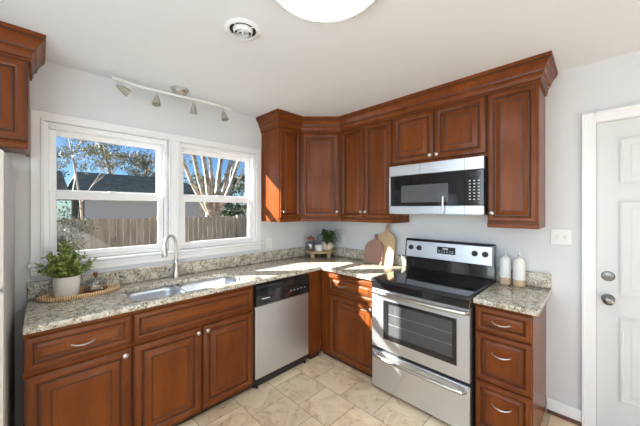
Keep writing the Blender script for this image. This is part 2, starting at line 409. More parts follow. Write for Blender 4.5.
# entry door in the range wall (front view: local x runs along -y)
dr = struct(thing('door_1', None, None, (.02, DY1, 0), -90))
dw = DY1 - DY0
d = MB(); d.box(0.004, dw - .004, 0, .04, .012, DZ - .004, 0)
d.build('door_slab', 'doorpaint', dr, bevel=.003)
pp = [(0, 0.0, 0), (0, .002, 0), (.010, .004, 0), (.018, -.006, 0), (.030, -.006, 0), (.050, .003, 0), (.055, .003, 0)]
for (z, h) in ((.24, .55), (.93, .62), (1.66, .30)):
    for x in (.115, dw / 2 + .05):
        q = MB(); q.at(T(0, -.0005, 0)).panel(x, z, dw / 2 - .165, h, [(i, d_ + .0065, m_) for i, d_, m_ in pp]); q.build('raised_panel', 'doorpaint', dr)
def rosette(parent, name, x, z, knob):
    o = MB().at(T(x, 0, z) @ RX(90)).lathe([(.033, 0), (.033, .006), (.028, .012), (.012, .013)], 24).build(name, 'chrome', parent)
    q = MB().at(T(x, -.012, z) @ RX(90))
    if knob: q.lathe([(.011, 0), (.011, .025), (.02, .032), (.028, .045), (.027, .058), (.018, .065), (.004, .067)], 24)
    else: q.lathe([(.019, 0), (.019, .008), (.004, .010)], 20); q.box(-.003, .003, -.013, .013, .01, .02)
    q.build('knob' if knob else 'thumb_turn', 'chrome', o)
rosette(dr, 'deadbolt_plate', .06, 1.05, False); rosette(dr, 'knob_rose', .06, .898, True)
b = MB()
for (a, c, p, q) in ((DY1, DY1 + .068, 0, DZ + .068), (DY0 - .068, DY0, 0, DZ + .068), (DY0, DY1, DZ, DZ + .068)):
    b.box(-.017, 0, a, c, p, q)
    ia = c - .016 if c > DY1 else a; ic = c if c > DY1 else (a + .016 if c == DY0 else c)
    b.box(-.023, -.004, ia, ic, p if p == 0 else q - .016, q)
for (a, c, p, q) in ((DY1 - .004, DY1 + .012, 0, DZ + .0), (DY0 - .012, DY0 + .004, 0, DZ)): b.box(-.013, .06, a, c, p, q)
b.box(-.013, .06, DY0, DY1, DZ - .004, DZ + .012)
struct(b.build('trim_3', 'white', bevel=.003))
struct(MB().box(-.02, .15, DY0, DY1, -.01, .012).build('trim_4', 'shoe'))
def baseboard(name, path):
    struct(MB().sweep(path, [(.001, 0), (.014, 0), (.014, .085), (.009, .098), (.001, .10)]).build('baseboard_' + name, 'white'))
    struct(MB().sweep(path, [(.014, 0), (.028, 0), (.026, .012), (.018, .02), (.014, .022)]).build('trim_' + {'range': '5', 'entry': '6', 'rear': '7', 'left': '8'}[name], 'shoe'))
baseboard('range', [(0, -2.37), (0, DY1 + .068)]); baseboard('entry', [(0, DY0 - .068), (0, YR)]); baseboard('rear', [(0, YR), (XL, YR)]); baseboard('left', [(XL, YR), (XL, -.9)])

# ------------------------------------------------------------------ cabinets
DOOR = [(0, 0, 0), (0, .013, 0), (.003, .0185, 0), (.006, .020, 0), (.008, .0205, 1), (.0125, .0205, 1), (.014, .0215, 0), (.037, .0215, 0), (.040, .0195, 1), (.0425, .0185, 0), (.049, .010, 0), (.052, .0065, 1), (.060, .006, 1), (.063, .008, 0), (.070, .0095, 0), (.095, .0190, 0), (.0965, .0180, 1), (.1025, .0180, 1), (.104, .0192, 0)]
DRW = [(0, 0, 0), (0, .013, 0), (.003, .0185, 0), (.006, .020, 0), (.0075, .0205, 1), (.0105, .0205, 1), (.012, .0215, 0), (.027, .0215, 0), (.0295, .0195, 1), (.0315, .0185, 0), (.036, .010, 0), (.038, .0065, 1), (.044, .006, 1), (.046, .008, 0), (.050, .0095, 0), (.063, .0185, 0), (.064, .0175, 1), (.0675, .0175, 1), (.069, .0187, 0)]
def narrow(prof, k): return [(i * k, d, m_) for i, d, m_ in prof]
def front(parent, name, x, z, w, h, drawer=False):
    return MB().panel(x, z, w, h, DRW if drawer else (narrow(DOOR, .80) if w < .33 else DOOR)).build(name, ['woodh' if drawer and w > h else 'wood', 'glaze'], parent)
def knob(parent, x, z):
    return MB().at(T(x, -.020, z) @ RX(90)).lathe([(.006, 0), (.005, .010), (.009, .014), (.0145, .019), (.0145, .023), (.010, .027), (.002, .028)], 16).build('knob', 'nickel', parent)
def pull(parent, x, z, l=.105):
    pts = [(-l / 2, 0, 0), (-l / 2 + .002, -.012, 0), (-l / 4, -.024, -.007), (0, -.028, -.010), (l / 4, -.024, -.007), (l / 2 - .002, -.012, 0), (l / 2, 0, 0)]
    return MB().at(T(x, -.020, z)).tube(pts, [.0055, .0036, .004, .0048, .004, .0036, .0055], 10).build('pull', 'nickel', parent)
BB = .045
def base_carcass(root, w, depth=.60):
    b = MB(); b.box(0, w, 0.0, depth, BB, .878)
    b.build('carcass', ['wood', 'glaze'], root)
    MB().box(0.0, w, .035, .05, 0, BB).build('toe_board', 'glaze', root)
FY = -.61
# left drawer-and-door base cabinet
c1 = thing('base_cabinet', 'cherry base cabinet, one drawer over one wide door, at the counter\'s left end', 'cabinet', (-2.715, FY, 0))
base_carcass(c1, .457)
dd = front(c1, 'drawer_front', .003, .683, .448, .17, True); pull(dd, .228, .772)
dd = front(c1, 'door', .003, .052, .448, .605); knob(dd, .418, .625)
# sink base
c2 = thing('sink_base_cabinet', 'wide cherry double-door base cabinet with a long blank drawer front under the sink', 'cabinet', (-2.256, FY, 0))
w = .845
b = MB()                                                            # open box so the bowls hang inside
for q in ((0, .011, 0, .60, BB, .878), (w - .011, w, 0, .60, BB, .878), (.011, w - .011, .58, .60, BB, .878), (.011, w - .011, 0, .58, BB, BB + .018), (.011, w - .011, 0, .018, .66, .878), (w / 2 - .02, w / 2 + .02, 0, .018, BB, .66)): b.box(*q)
b.build('carcass', 'wood', c2)
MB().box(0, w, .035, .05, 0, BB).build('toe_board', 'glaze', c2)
front(c2, 'false_drawer_front', .004, .683, w - .008, .17, True)
dd = front(c2, 'door', .004, .052, .416, .605); knob(dd, .388, .625)
dd = front(c2, 'door', .425, .052, .416, .605); knob(dd, .453, .625)
# corner base (front on the range run) with filler return
c3 = thing('corner_base_cabinet', 'cherry corner base cabinet with a drawer over a door, between dishwasher and stove', 'cabinet', (-.61, -.61, 0), -90)
b = MB(); b.box(0, .672, 0, .60, BB, .878); b.build('carcass', 'wood', c3)
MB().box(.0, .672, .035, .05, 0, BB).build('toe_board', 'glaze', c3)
dd = front(c3, 'drawer_front', .125, .683, .54, .17, True); pull(dd, .30, .772)
dd = front(c3, 'door', .125, .052, .54, .605); knob(dd, .632, .625)
b = MB(); b.box(-.60, -.003, -.192, 0, BB, .878); b.box(-.60, 0, -.15, -.03, 0, BB, 1)
b.build('filler_panel', ['wood', 'glaze'], c3)
b = MB(); b.box(.012, .016, -.004, .002, BB, .878); b.box(.116, .119, -.004, .002, BB, .878); b.build('filler_bead', 'glaze', c3)
# right drawer base
c4 = thing('drawer_base_cabinet', 'narrow cherry base cabinet with three stacked drawers, right of the stove', 'cabinet', (-.61, -2.056, 0), -90)
base_carcass(c4, .309)
for z, h, zp in ((.705, .155, .785), (.387, .308, .585), (.058, .319, .265)):
    dd = front(c4, 'drawer', .003, z, .302, h, True); pull(dd, .153, zp, .10)

UB, UD = 1.364, .325
def upper(name, label, loc, rz, w, doors, z0=UB, z1=2.36, depth=UD, rail=True):
    """doors: (x, width, knob x) ; local z absolute"""
    t = thing(name, label, 'cabinet', (loc[0], loc[1], z0), rz)
    h = z1 - z0; rb = .032 if rail else 0
    MB().box(0, w, 0, depth - .002, rb * .5, h).build('carcass', 'wood', t)
    if rail:
        b = MB(); b.box(0, w, -.012, .02, 0, rb, 0, .003); b.box(0, .018, .02, depth - .002, 0, rb * .5); b.box(w - .018, w, .02, depth - .002, 0, rb * .5)
        b.build('light_rail', 'woodh', t)
    dz = rb + .012 if rail else .028
    for x, dw_, kx in doors:
        dd = front(t, 'door', x, dz, dw_, 2.335 - z0 - dz); knob(dd, kx, dz + (.062 if rail else .035))
    return t
EX = -.638
upper('wall_cabinet', 'narrow single-door cherry wall cabinet beside the window, sunlit on its left side', (-.93, -UD, 0), 0, .29, [(.006, .268, .035)])
dl = (-EX - UD) * math.sqrt(2)
# diagonal corner cabinet: five-sided box
dc = thing('corner_wall_cabinet', 'diagonal single-door cherry wall cabinet across the room corner', 'cabinet', (EX, -UD, UB), -45)
def loc45(x, y):
    v = Vector((x - EX, y + UD)); s2 = math.sqrt(.5); return ((v.x - v.y) * s2, (v.x + v.y) * s2)
pent = [loc45(*q) for q in ((EX + .001, -UD), (-UD, EX + .001), (-.002, EX + .001), (-.002, -.002), (EX + .001, -.002))]
b = MB(); b.loops([[(x, y, z) for x, y in pent] for z in (.016, 2.36 - UB)], None, True, True, True); b.build('carcass', 'wood', dc)
MB().box(.012, dl - .012, -.012, .012, 0, .032, 0, .003).build('light_rail', 'woodh', dc)
dd = front(dc, 'door', .018, .044, dl - .036, 2.335 - UB - .044); knob(dd, dl - .048, .106)
W3 = 1.277 + EX
upper('wall_cabinet', 'tall two-door cherry wall cabinet between the corner cabinet and the microwave', (-UD, EX, 0), -90, W3, [(.014, .302, .290), (.322, .310, .347)])
upper('wall_cabinet', 'short two-door cherry wall cabinet directly above the microwave', (-UD, -1.279, 0), -90, .778, [(.005, .382, .360), (.391, .382, .418)], z0=1.887, rail=False)
upper('wall_cabinet', 'tall single-door cherry wall cabinet at the right end of the run, beside the microwave', (-UD, -2.059, 0), -90, .301, [(.006, .286, .034)])
upper('wall_cabinet', 'cherry wall cabinet above the refrigerator, cut by the left edge of the photo', (-3.62, -UD, 0), 0, .918, [(.006, .45, .43), (.462, .45, .488)], z0=1.838)
CROWN = [(0, 2.337), (.010, 2.337), (.010, 2.352), (.0145, 2.356), (.016, 2.380), (.024, 2.392), (.032, 2.398), (.032, 2.408), (.036, 2.414), (.044, 2.436), (.058, 2.456), (.064, 2.460), (.064, 2.470), (.070, 2.474), (.0715, 2.4925), (0, 2.4925)]
CM = [0, 0, 1, 0, 0, 0, 1, 0, 0, 0, 0, 1, 0, 0, 0, 0]
def crown(label, path):
    tag(MB().sweep(path, [(o - .0 + .0005, z) for o, z in CROWN], 0, CM).build('crown_molding', ['woodh', 'glaze']), label, 'molding')
crown('stepped cherry crown molding running along the tops of the corner and stove-side wall cabinets', [(-.93, -.002), (-.93, -UD), (EX, -UD), (-UD, EX), (-UD, -2.36), (-.002, -2.36)])
crown('stepped cherry crown molding on top of the cabinet above the refrigerator', [(-3.74, -UD), (-2.702, -UD), (-2.702, -.002)])

# ------------------------------------------------------------------ countertops
def offset_poly(P, d):
    n = len(P); o = []
    for i in range(n):
        a, p, q = Vector(P[i - 1]), Vector(P[i]), Vector(P[(i + 1) % n]); e, f = (p - a).normalized(), (q - p).normalized()
        n1, n2 = Vector((-e.y, e.x)), Vector((-f.y, f.x)); k = 1 + n1.dot(n2)
        m_ = (n1 + n2) / k if k > .05 else n1
        o.append((p.x + m_.x * d, p.y + m_.y * d))
    return o
def rrect(x0, x1, y0, y1, r, n=6):
    P = []
    for cx, cy, a0 in ((x1 - r, y0 + r, -90), (x1 - r, y1 - r, 0), (x0 + r, y1 - r, 90), (x0 + r, y0 + r, 180)):
        for i in range(n + 1):
            a = R(a0 + 90 * i / n); P.append((cx + r * math.cos(a), cy + r * math.sin(a)))
    return P
def slab(name, outer, holes, parent, z0=.8785, z1=.914):
    bm = bmesh.new()
    def side(P, sgn):
        loops = []
        for d_, z in ((.003 * sgn, z0), (0, z0 + .003), (0, z1 - .006), (.002 * sgn, z1 - .002), (.006 * sgn, z1)):
            loops.append([bm.verts.new((x, y, z)) for x, y in offset_poly(P, d_)])
        for a, b_ in zip(loops, loops[1:]):
            for j in range(len(P)): k = (j + 1) % len(P); bm.faces.new((a[j], a[k], b_[k], b_[j]))
        return loops[0], loops[-1]
    S_ = [side(outer, 1)] + [side(h, -1) for h in holes]
    for w_ in (0, 1):
        ed = []
        for s_ in S_:
            L = s_[w_]
            for j in range(len(L)):
                e = bm.edges.get((L[j], L[(j + 1) % len(L)])); ed.append(e)
        bmesh.ops.triangle_fill(bm, use_beauty=True, edges=ed, normal=(0, 0, 1))
    bmesh.ops.recalc_face_normals(bm, faces=bm.faces)
    me = bpy.data.meshes.new(name); bm.to_mesh(me); bm.free(); me.materials.append(M['granite'])
    me.polygons.foreach_set('use_smooth', [True] * len(me.polygons)); me.set_sharp_from_angle(angle=R(50))
    o = bpy.data.objects.new(name, me); C.objects.link(o); o.parent = parent; return o
ct = thing('countertop', 'long L-shaped speckled beige granite countertop holding the sink', 'countertop')
SX0, SX1, SY0, SY1, SXM = -2.235, -1.445, -.575, -.195, -1.885
outer = [(-2.715, -.64), (-.655, -.64), (-.645, -.645), (-.64, -.655), (-.64, -1.284), (-.004, -1.284), (-.004, -.004), (-2.715, -.004)]
slab('worktop', outer, [rrect(SX0, SX1, SY0, SY1, .07)], ct)
b = MB(); b.box(-2.715, -.026, -.026, -.003, .914, 1.022, 0, .004); b.build('backsplash', 'granite', ct)
b = MB(); b.box(-.026, -.003, -1.284, -.003, .914, 1.022, 0, .004); b.build('backsplash', 'granite', ct)
ct2 = thing('countertop', 'short speckled granite countertop over the three drawers, right of the stove', 'countertop')
slab('worktop', [(-.64, -2.395), (-.004, -2.395), (-.004, -2.053), (-.64, -2.053)], [], ct2)
b = MB(); b.box(-.026, -.003, -2.395, -2.053, .914, 1.022, 0, .004); b.build('backsplash', 'granite', ct2)

# sink
sk = thing('kitchen_sink', 'double-bowl stainless undermount sink set in the granite below the windows', 'sink', ((SX0 + SX1) / 2, (SY0 + SY1) / 2, .70))
ox, oy = sk.location.x, sk.location.y
def bowl(x0, x1):
    P = lambda i, r: [(x - ox, y - oy) for x, y in rrect(x0 + i, x1 - i, SY0 - .004 + i, SY1 + .004 - i, r)]
    b = MB(); Z = .878 - .70
    L = [(0, .07, Z), (0.003, .07, Z - .03), (.012, .065, Z - .13), (.03, .05, Z - .165), (.06, .04, Z - .175)]
    b.loops([[(x, y, z) for x, y in P(i, r)] for i, r, z in L], None, True, False, True)
    o = b.build('bowl', 'steel', sk, 60)
    md = o.modifiers.new('thickness', 'SOLIDIFY'); md.thickness = .002; md.offset = 1
    cx, cy = (x0 + x1) / 2 - ox, (SY0 + SY1) / 2 - oy
    MB().lathe([(.045, Z - .174), (.045, Z - .171), (.036, Z - .170), (.032, Z - .1735), (.004, Z - .1735)], 20, c=(cx, cy, 0)).build('drain', 'chrome', o)
bowl(SX0 - .002, SXM - .012); bowl(SXM + .012, SX1 + .002)
MB().box(SXM - .013 - ox, SXM + .013 - ox, SY0 - .004 - oy, SY1 + .004 - oy, .872 - .70, .8784 - .70, 0, .003).build('divider', 'steel', sk)

# faucet
fc = thing('faucet', 'brushed nickel pull-down gooseneck faucet behind the sink', 'faucet', (-1.845, -.105, .914))
b = MB(); b.loops([[(x, y, z) for x, y in rrect(-.12 + i, .12 - i, -.03 + i, .03 - i, .029 - i)] for i, z in ((0, .0003), (0, .004), (.003, .007))], None, True, True, True); b.build('base_plate', 'nickel', fc)
MB().lathe([(.027, .006), (.026, .03), (.0215, .05), (.0205, .12), (.023, .135), (.019, .15), (.014, .165)], 20).build('body', 'nickel', fc)
arc = [(0, 0, .16), (0, 0, .27)] + [(-.053 * (1 - math.cos(a)), -.034 * (1 - math.cos(a)), .285 + .080 * math.sin(a)) for a in [math.pi * i / 10 for i in range(0, 11)]]
MB().tube(arc, .0125, 12).build('spout', 'nickel', fc)
e = arc[-1]
MB().at(T(e[0], e[1], e[2] - .085)).lathe([(.020, 0), (.0215, .012), (.0205, .05), (.0145, .085), (.0125, .09)], 16).build('spray_head', 'nickel', fc)
MB().tube([(.015, 0, .105), (.05, 0, .118), (.085, -.004, .120)], [.012, .0085, .007], 10).tube([(.085, -.004, .118), (.087, -.005, .165)], [.006, .0045], 8).build('lever_handle', 'nickel', fc)

# ------------------------------------------------------------------ dishwasher
dwt = thing('dishwasher', 'stainless dishwasher with a black control strip, under the counter beside the sink cabinet', 'dishwasher', (-1.408, -.61, 0))
w = .603
MB().box(0.004, w - .004, .0, .57, .03, .872).build('tub_body', 'mblack', dwt)
b = MB(); b.box(.004, w - .004, -.028, 0, .085, .688, 0, .004); b.build('door', 'steel', dwt)
prof = [(0, .690), (-.030, .690), (-.040, .70), (-.042, .80), (-.036, .85), (-.020, .862), (0, .865)]
b = MB(); b.loops([[(x, y, z) for y, z in prof] for x in (.004, w - .004)], None, True, True, True); cp = b.build('control_panel', 'black', dwt)
b = MB(); hx = .27
b.loops([[(x, -.0425 - dy_, z) for dy_, z in ((-.002, .812), (.006, .808), (.012, .822), (.010, .838), (-.004, .842))] for x in (hx - .115, hx - .1, hx + .1, hx + .115)], None, True, True, True); b.build('handle', 'mblack', cp)
for i in range(5): MB().box(.36 + i * .042, .372 + i * .042, -.0432, -.0415, .752, .757).build('button_mark', 'mark', cp)
MB().box(.055, .135, -.0432, -.0415, .744, .751).build('badge', 'mark', cp)
MB().box(.006, w - .006, .012, .03, .0, .083).build('toe_kick', 'mblack', dwt)
for x in (.03, w - .03): MB().lathe([(.014, 0), (.014, .012), (.006, .014), (.006, .03)], 12, c=(x, .0, 0)).build('foot', 'mblack', dwt)

# ------------------------------------------------------------------ range
rg = thing('electric_range', 'stainless and black freestanding electric stove with a smooth glass cooktop', 'stove', (-.69, -1.290, 0), -90)
w = .760
b = MB(); b.box(0.001, w - .001, .03, .655, .022, .900); b.build('body', 'mblack', rg)
for x, y in ((.05, .08), (w - .05, .08), (.05, .60), (w - .05, .60)): MB().lathe([(.016, 0), (.016, .022)], 12, c=(x, y, 0)).build('foot', 'mblack', rg)
b = MB(); b.box(-.001, w + .001, -.018, .655, .900, .926, 0, .006); ck = b.build('cooktop', 'mblack', rg)
b = MB(); b.box(.014, w - .014, .004, .565, .9255, .9275, 0, .001); b.build('glass_surface', 'glassblack', ck)
b = MB()
for cx, cy, r in ((.19, .15, .10), (.57, .16, .085), (.19, .42, .075), (.57, .42, .105), (.38, .50, .05)):
    for q in (r, r * .62):
        b.lathe([(q, .9277), (q + .004, .9277)], 40, cap0=False, cap1=False, c=(cx, cy, 0))
b.build('burner_rings', 'burner', ck)
b = MB(); b.box(0.002, w - .002, -.006, .03, .846, .900, 0, .004); b.build('vent_strip', 'black', rg)
# oven door with a window opening
b = MB(); dz0, dz1 = .362, .842
wx0, wx1, wz0, wz1 = .112, .676, .448, .762
for q in ((.004, wx0, dz0, dz1), (wx1, w - .004, dz0, dz1), (wx0, wx1, dz0, wz0), (wx0, wx1, wz1, dz1)): b.box(q[0], q[1], -.012 + .012, .028, q[2], q[3])
od = b.build('oven_door', 'steel', rg)
b = MB()
b.box(wx0, .152, -.002, .01, wz0, wz1); b.box(.648, wx1, -.002, .01, wz0, wz1); b.box(.152, .648, -.002, .01, wz0, .488); b.box(.152, .648, -.002, .01, .738, wz1)
b.build('window_border', 'black', od)
MB().box(.152, .648, .004, .008, .488, .738).build('window_pane', 'oven_glass', od)
b = MB()
for z in (.575, .655):
    b.tube([(.156, .0028, z), (.644, .0028, z)], .0022, 6)
for i in range(2): b.tube([(.21 + .0 + i * .012, .0028, .489), (.21 + i * .012, .0028, .737)], .0012, 6)
b.build('oven_rack', 'rack', od)
def bar(parent, name, x0, x1, z, bow, r=.012, sag=.0):
    n = 10; pts = [(x0, 0, z)] + [(x0 + .012 + (x1 - x0 - .024) * i / n, -.035 - bow * math.sin(math.pi * i / n), z + sag) for i in range(n + 1)] + [(x1, 0, z)]
    return MB().tube(pts, [r * 1.15] + [r] * (n + 1) + [r * 1.15], 12).build(name, 'nickel', parent)
bar(od, 'handle', .03, w - .012, .822, .016, .015)
b = MB(); b.box(.004, w - .004, -.002, .028, .028, .335, 0, .005); dwr = b.build('drawer', 'steel', rg)
bar(dwr, 'handle', .03, w - .03, .300, .012, .013)
# backguard
b = MB()
side = [(.575, .926), (.590, .935), (.600, 1.03), (.575, 1.035), (.592, 1.200), (.608, 1.212), (.655, 1.212), (.655, .926)]
b.loops([[(x, y, z) for y, z in side] for x in (.0, w)], None, True, True, True); bk = b.build('backguard', 'black', rg)
b = MB(); ang = math.degrees(math.atan2(.017, .165))
P0 = T(0, .575, 1.035) @ RX(-ang)
b.at(P0); b.box(.012, w - .012, -.006, .004, .006, .158, 0, .003); cpn = b.build('control_panel', 'steel', bk)
for x in (.062, .143, .622, .700):
    q = MB().at(P0 @ T(x, -.006, .094) @ RX(90)); q.lathe([(.024, 0), (.024, .004), (.019, .006), (.0175, .024), (.014, .027), (.003, .027)], 20); q.box(-.0035, .0035, -.017, .017, .022, .032)
    q.build('knob', 'mblack', cpn)
MB().at(P0).box(.312, .470, -.0075, -.003, .062, .124, 0, .002).build('clock_display', 'screen', cpn)
b = MB().at(P0)
for i in range(6): b.box(.325 + i * .023, .337 + i * .023, -.0082, -.0070, .074, .079); b.box(.325 + i * .023, .337 + i * .023, -.0082, -.0070, .088, .092)
b.box(.362, .408, -.0082, -.0070, .101, .113); b.build('display_print', 'mark', cpn)

# ------------------------------------------------------------------ microwave
mw = thing('microwave', 'stainless and black over-the-range microwave hung under the short cabinet', 'microwave', (-.40, -1.283, 1.457), -90)
w, h = .771, .428
MB().box(0, w, .03, .397, 0, h).build('body', 'mblack', mw)
b = MB(); b.box(.0, w, .0, .03, .335, h, 0, .003); tp = b.build('top_grille', 'steel', mw)
for x in (.29, .64): MB().box(x, x + .002, -.0006, .002, .337, h - .002).build('grille_seam', 'cavity', tp)
b = MB(); b.box(0, .638, .0, .03, .070, .333); md_ = b.build('door', 'black', mw, bevel=.002)
MB().box(.12, .522, -.0015, .004, .098, .246, 0, .001).build('door_window', 'mw_glass', md_)
b = MB(); b.box(.0, .014, -.001, .004, .070, .333); b.build('door_edge', 'steel', md_)
b = MB(); b.tube([(.492, 0, .015), (.492, -.030, .022), (.492, -.034, .08), (.492, -.030, .138), (.492, 0, .145)], .0075, 10); b.build('handle', 'nickel', md_)
b = MB(); b.box(0, .638, .0, .03, .0, .068, 0, .003); b.build('door_bottom_strip', 'steel', md_)
b = MB(); b.box(.640, w, .0, .03, .070, .333); pn = b.build('control_panel', 'black', mw, bevel=.002)
b = MB(); b.box(.640, w, .0, .03, .0, .068, 0, .003); b.build('panel_bottom_strip', 'steel', pn)
b = MB()
for r_ in range(7):
    for c_ in range(3): b.box(.672 + c_ * .030, .684 + c_ * .030, -.0012, .002, .110 + r_ * .023, .117 + r_ * .023, 0)
b.build('keypad', 'mark', pn)
MB().box(.672, .752, -.001, .002, .285, .312).build('clock_display', 'screen', pn)
b = MB(); b.box(.02, w - .02, .04, .36, -.004, .0005); b.build('underside_filter', 'steel', mw)

# ------------------------------------------------------------------ refrigerator
fr = thing('refrigerator', 'pale refrigerator with a grey side, just in view left of the counter', 'refrigerator', (-3.64, -.80, 0))
w = .873
MB().box(0, w, .07, .76, .02, 1.76, 0, .006).build('body', 'grayside', fr)
o = MB().box(.002, w - .002, 0, .058, .05, 1.135, 0, .012).build('refrigerator_door', 'whitecer', fr)
MB().tube([(.06, 0, .55), (.06, -.045, .57), (.06, -.045, 1.07), (.06, 0, 1.09)], .012, 10).build('handle', 'nickel', o)
o = MB().box(.002, w - .002, 0, .058, 1.145, 1.765, 0, .012).build('freezer_door', 'whitecer', fr)
MB().tube([(.06, 0, 1.19), (.06, -.045, 1.21), (.06, -.045, 1.55), (.06, 0, 1.57)], .012, 10).build('handle', 'nickel', o)
for x in (.06, w - .06):
    for y in (.12, .70): MB().lathe([(.02, 0), (.02, .02)], 10, c=(x, y, 0)).build('foot', 'mblack', fr)

# ------------------------------------------------------------------ ceiling things
cl = thing('ceiling_light', 'large round lit white flush-mount dome on the ceiling', 'light', (-1.822, -1.836, H))
MB().lathe([(.245, -.0005), (.250, -.012), (.250, -.045), (.246, -.052), (.237, -.053)], 64, cap1=False).build('rim', 'white', cl)
MB().lathe([(.238 * math.cos(a), -.050 - .058 * math.sin(a)) for a in [math.pi / 2 * i / 10 for i in range(11)][:-1]] + [(.002, -.108)], 64, cap0=False).build('dome', 'lampglass', cl)
vt = thing('ceiling_vent', 'small round white ceiling vent with dark louvre gaps', 'vent', (-1.862, -1.238, H))
MB().lathe([(.098, -.0005), (.098, -.004), (.086, -.010), (.077, -.012), (.071, -.003)], 40, cap0=False, cap1=False).build('rim', 'white', vt)
MB().lathe([(.073, -.0006), (.072, -.0012), (.002, -.0012)], 40).build('duct_opening', 'slot', vt)
for i, (r0, r1) in enumerate(((.049, .054), (.030, .034), (.004, .014))):
    MB().lathe([(r1, -.002), (r0, -.026), (max(r0 - .002, .001), -.026), (r1 - .002, -.002)], 36, cap0=False, cap1=False).build('louvre_ring', 'white', vt)
b = MB()
for a in (20, 110):
    b.at(RZ(a)).box(-.071, .071, -.002, .002, -.008, -.003)
b.build('spoke', 'white', vt)
tk = thing('track_light', 'slim nickel track light with four small shades on the ceiling over the windows', 'light', (-1.833, -.165, H))
MB().lathe([(.072, -.0005), (.072, -.006), (.060, -.012)], 36).lathe([(.042, -.010), (.044, -.028), (.034, -.040), (.010, -.044)], 28, sx=1.25, cap0=False).build('canopy', 'nickel', tk)
n = 24
MB().tube([(-.46 + .92 * i / n, .020 * math.sin(2 * math.pi * i / n), -.052) for i in range(n + 1)], .0105, 10).build('rail', 'rail', tk)
for x, tx, ty in ((-.425, 68, 20), (-.165, -8, -14), (.105, 10, 22), (.375, 6, -16)):
    yy = .020 * math.sin(2 * math.pi * (x + .46) / .92)
    q = MB(); q.tube([(x, yy, -.052), (x, yy, -.098)], .0045, 8); hd = q.build('spotlight_head', 'nickel', tk)
    q = MB().at(T(x, yy, -.096) @ RY(-tx) @ RX(ty)); q.lathe([(.008, .004), (.014, -.006), (.020, -.025), (.029, -.062), (.031, -.078), (.027, -.078), (.016, -.028)], 18, cap1=False); q.build('shade', 'shade', hd)

# ------------------------------------------------------------------ outlets and switches
def plate(name, label, cat, loc, rz, w, kind):
    t = thing(name, label, cat, loc, rz)
    MB().box(-w / 2, w / 2, -.006, -.0005, -.058, .058, 0, .002).build('cover_plate', 'plastic', t)
    if kind == 'outlet':
        for z in (-.021, .021):
            o = MB().at(T(0, -.006, z) @ RX(90)).lathe([(.017, 0), (.016, .002)], 18).build('socket', 'plastic', t)
            q = MB()
            for x in (-.006, .006): q.box(x - .0012, x + .0012, -.0087, -.0075, z - .002, z + .007)
            q.build('slots', 'slot', o)
    else:
        for x in (-.023, .023):
            q = MB().at(T(x, -.006, 0) @ RX(-18)); q.box(-.005, .005, -.010, .002, -.011, .011, 0, .001); q.build('toggle', 'plastic', t)
plate('wall_outlet', 'white wall outlet under the window corner, beside the narrow end cabinet', 'outlet', (-.828, 0, 1.114), 0, .072, 'outlet')
plate('wall_outlet', 'white wall outlet under the cabinets, between the fern and the cutting boards', 'outlet', (0, -.385, 1.12), -90, .072, 'outlet')
plate('light_switch', 'white double light switch on the wall between right cabinet and door', 'switch', (0, -2.449, 1.296), -90, .116, 'switch')

# ------------------------------------------------------------------ counter decor, left
Z = .9142
tr = thing('woven_tray', 'oval woven seagrass tray on the counter left of the sink', 'tray', (-2.455, -.140, Z))
MB().lathe([(.93, 0), (.98, .004), (1.0, .016), (.97, .020), (.93, .017), (.90, .008), (.02, .007)], 48, sx=.212, sy=.105).build('base', 'wicker', tr)
b = MB()
b.tube([(.208 * math.cos(a), .102 * math.sin(a), .019 + .002 * math.sin(a * 20)) for a in [2 * math.pi * i / 80 for i in range(81)]], .0085, 8, cap=False); b.build('rim', 'wicker', tr)
random.seed(4)
pl = thing('potted_plant', 'bushy yellow-green plant in a cream ribbed pot on the woven tray', 'plant', (-2.53, -.135, Z + .008))
MB().lathe([(.052, 0), (.058, .004), (.064, .03), (.068, .08), (.070, .128), (.069, .133), (.064, .132), (.062, .11)], 32, cap1=False).build('pot', 'cream', pl)
MB().lathe([(.063, .108), (.063, .112), (.003, .116)], 20).build('soil', 'soil', pl)
sm, fm = MB(), MB()
for i in range(64):
    az = random.uniform(0, 2 * math.pi); el = R(22 + 67 * random.random() ** .75); L = random.uniform(.095, .135) * (1.0 + .85 * math.sin(el) ** 3)
    ds = Vector((math.cos(az) * math.cos(el), math.sin(az) * math.cos(el) * .78, math.sin(el)))
    p0 = Vector((ds.x * .03, ds.y * .03, .112)); pts = []
    for k in range(5):
        t = k / 4; pts.append(p0 + ds * L * t + Vector((0, 0, .025 * t * (1 - t))) + Vector((random.uniform(-.006, .006), random.uniform(-.006, .006), 0)) * t)
    sm.tube(pts, [.0018, .0016, .0014, .0012, .0008], 5)
    for k in range(28):
        t = random.uniform(.2, 1.04); q = p0 + ds * L * t + Vector((0, 0, .025 * t * (1 - t)))
        dv = (ds * .5 + Vector((random.gauss(0, 1), random.gauss(0, 1), random.gauss(.2, .8))).normalized()).normalized()
        fm.leaf(q, dv, (random.gauss(0, .4), random.gauss(0, .4), 1), random.uniform(.020, .032), random.uniform(.012, .018))
fo = fm.build('foliage', 'leaf', pl, 180); sm.build('stems', 'stem', fo)
cd = thing('glass_cloche', 'small glass dome with wooden knob, at the right end of the woven tray', 'cloche', (-2.380, -.132, Z + .0085))
MB().lathe([(.055, 0), (.070, .004), (.084, .016), (.086, .020), (.080, .018), (.066, .010), (.003, .010)], 36, sx=.84, sy=.84).build('dish', 'knobwood', cd)
MB().lathe([(.074, .0185), (.075, .026), (.072, .058), (.062, .080), (.040, .095), (.008, .100), (.002, .100)], 36, cap0=False, sx=.84, sy=.84).lathe([(.077, .0185), (.078, .021), (.075, .023)], 36, cap0=False, cap1=False, sx=.84, sy=.84).build('dome', 'clear', cd)
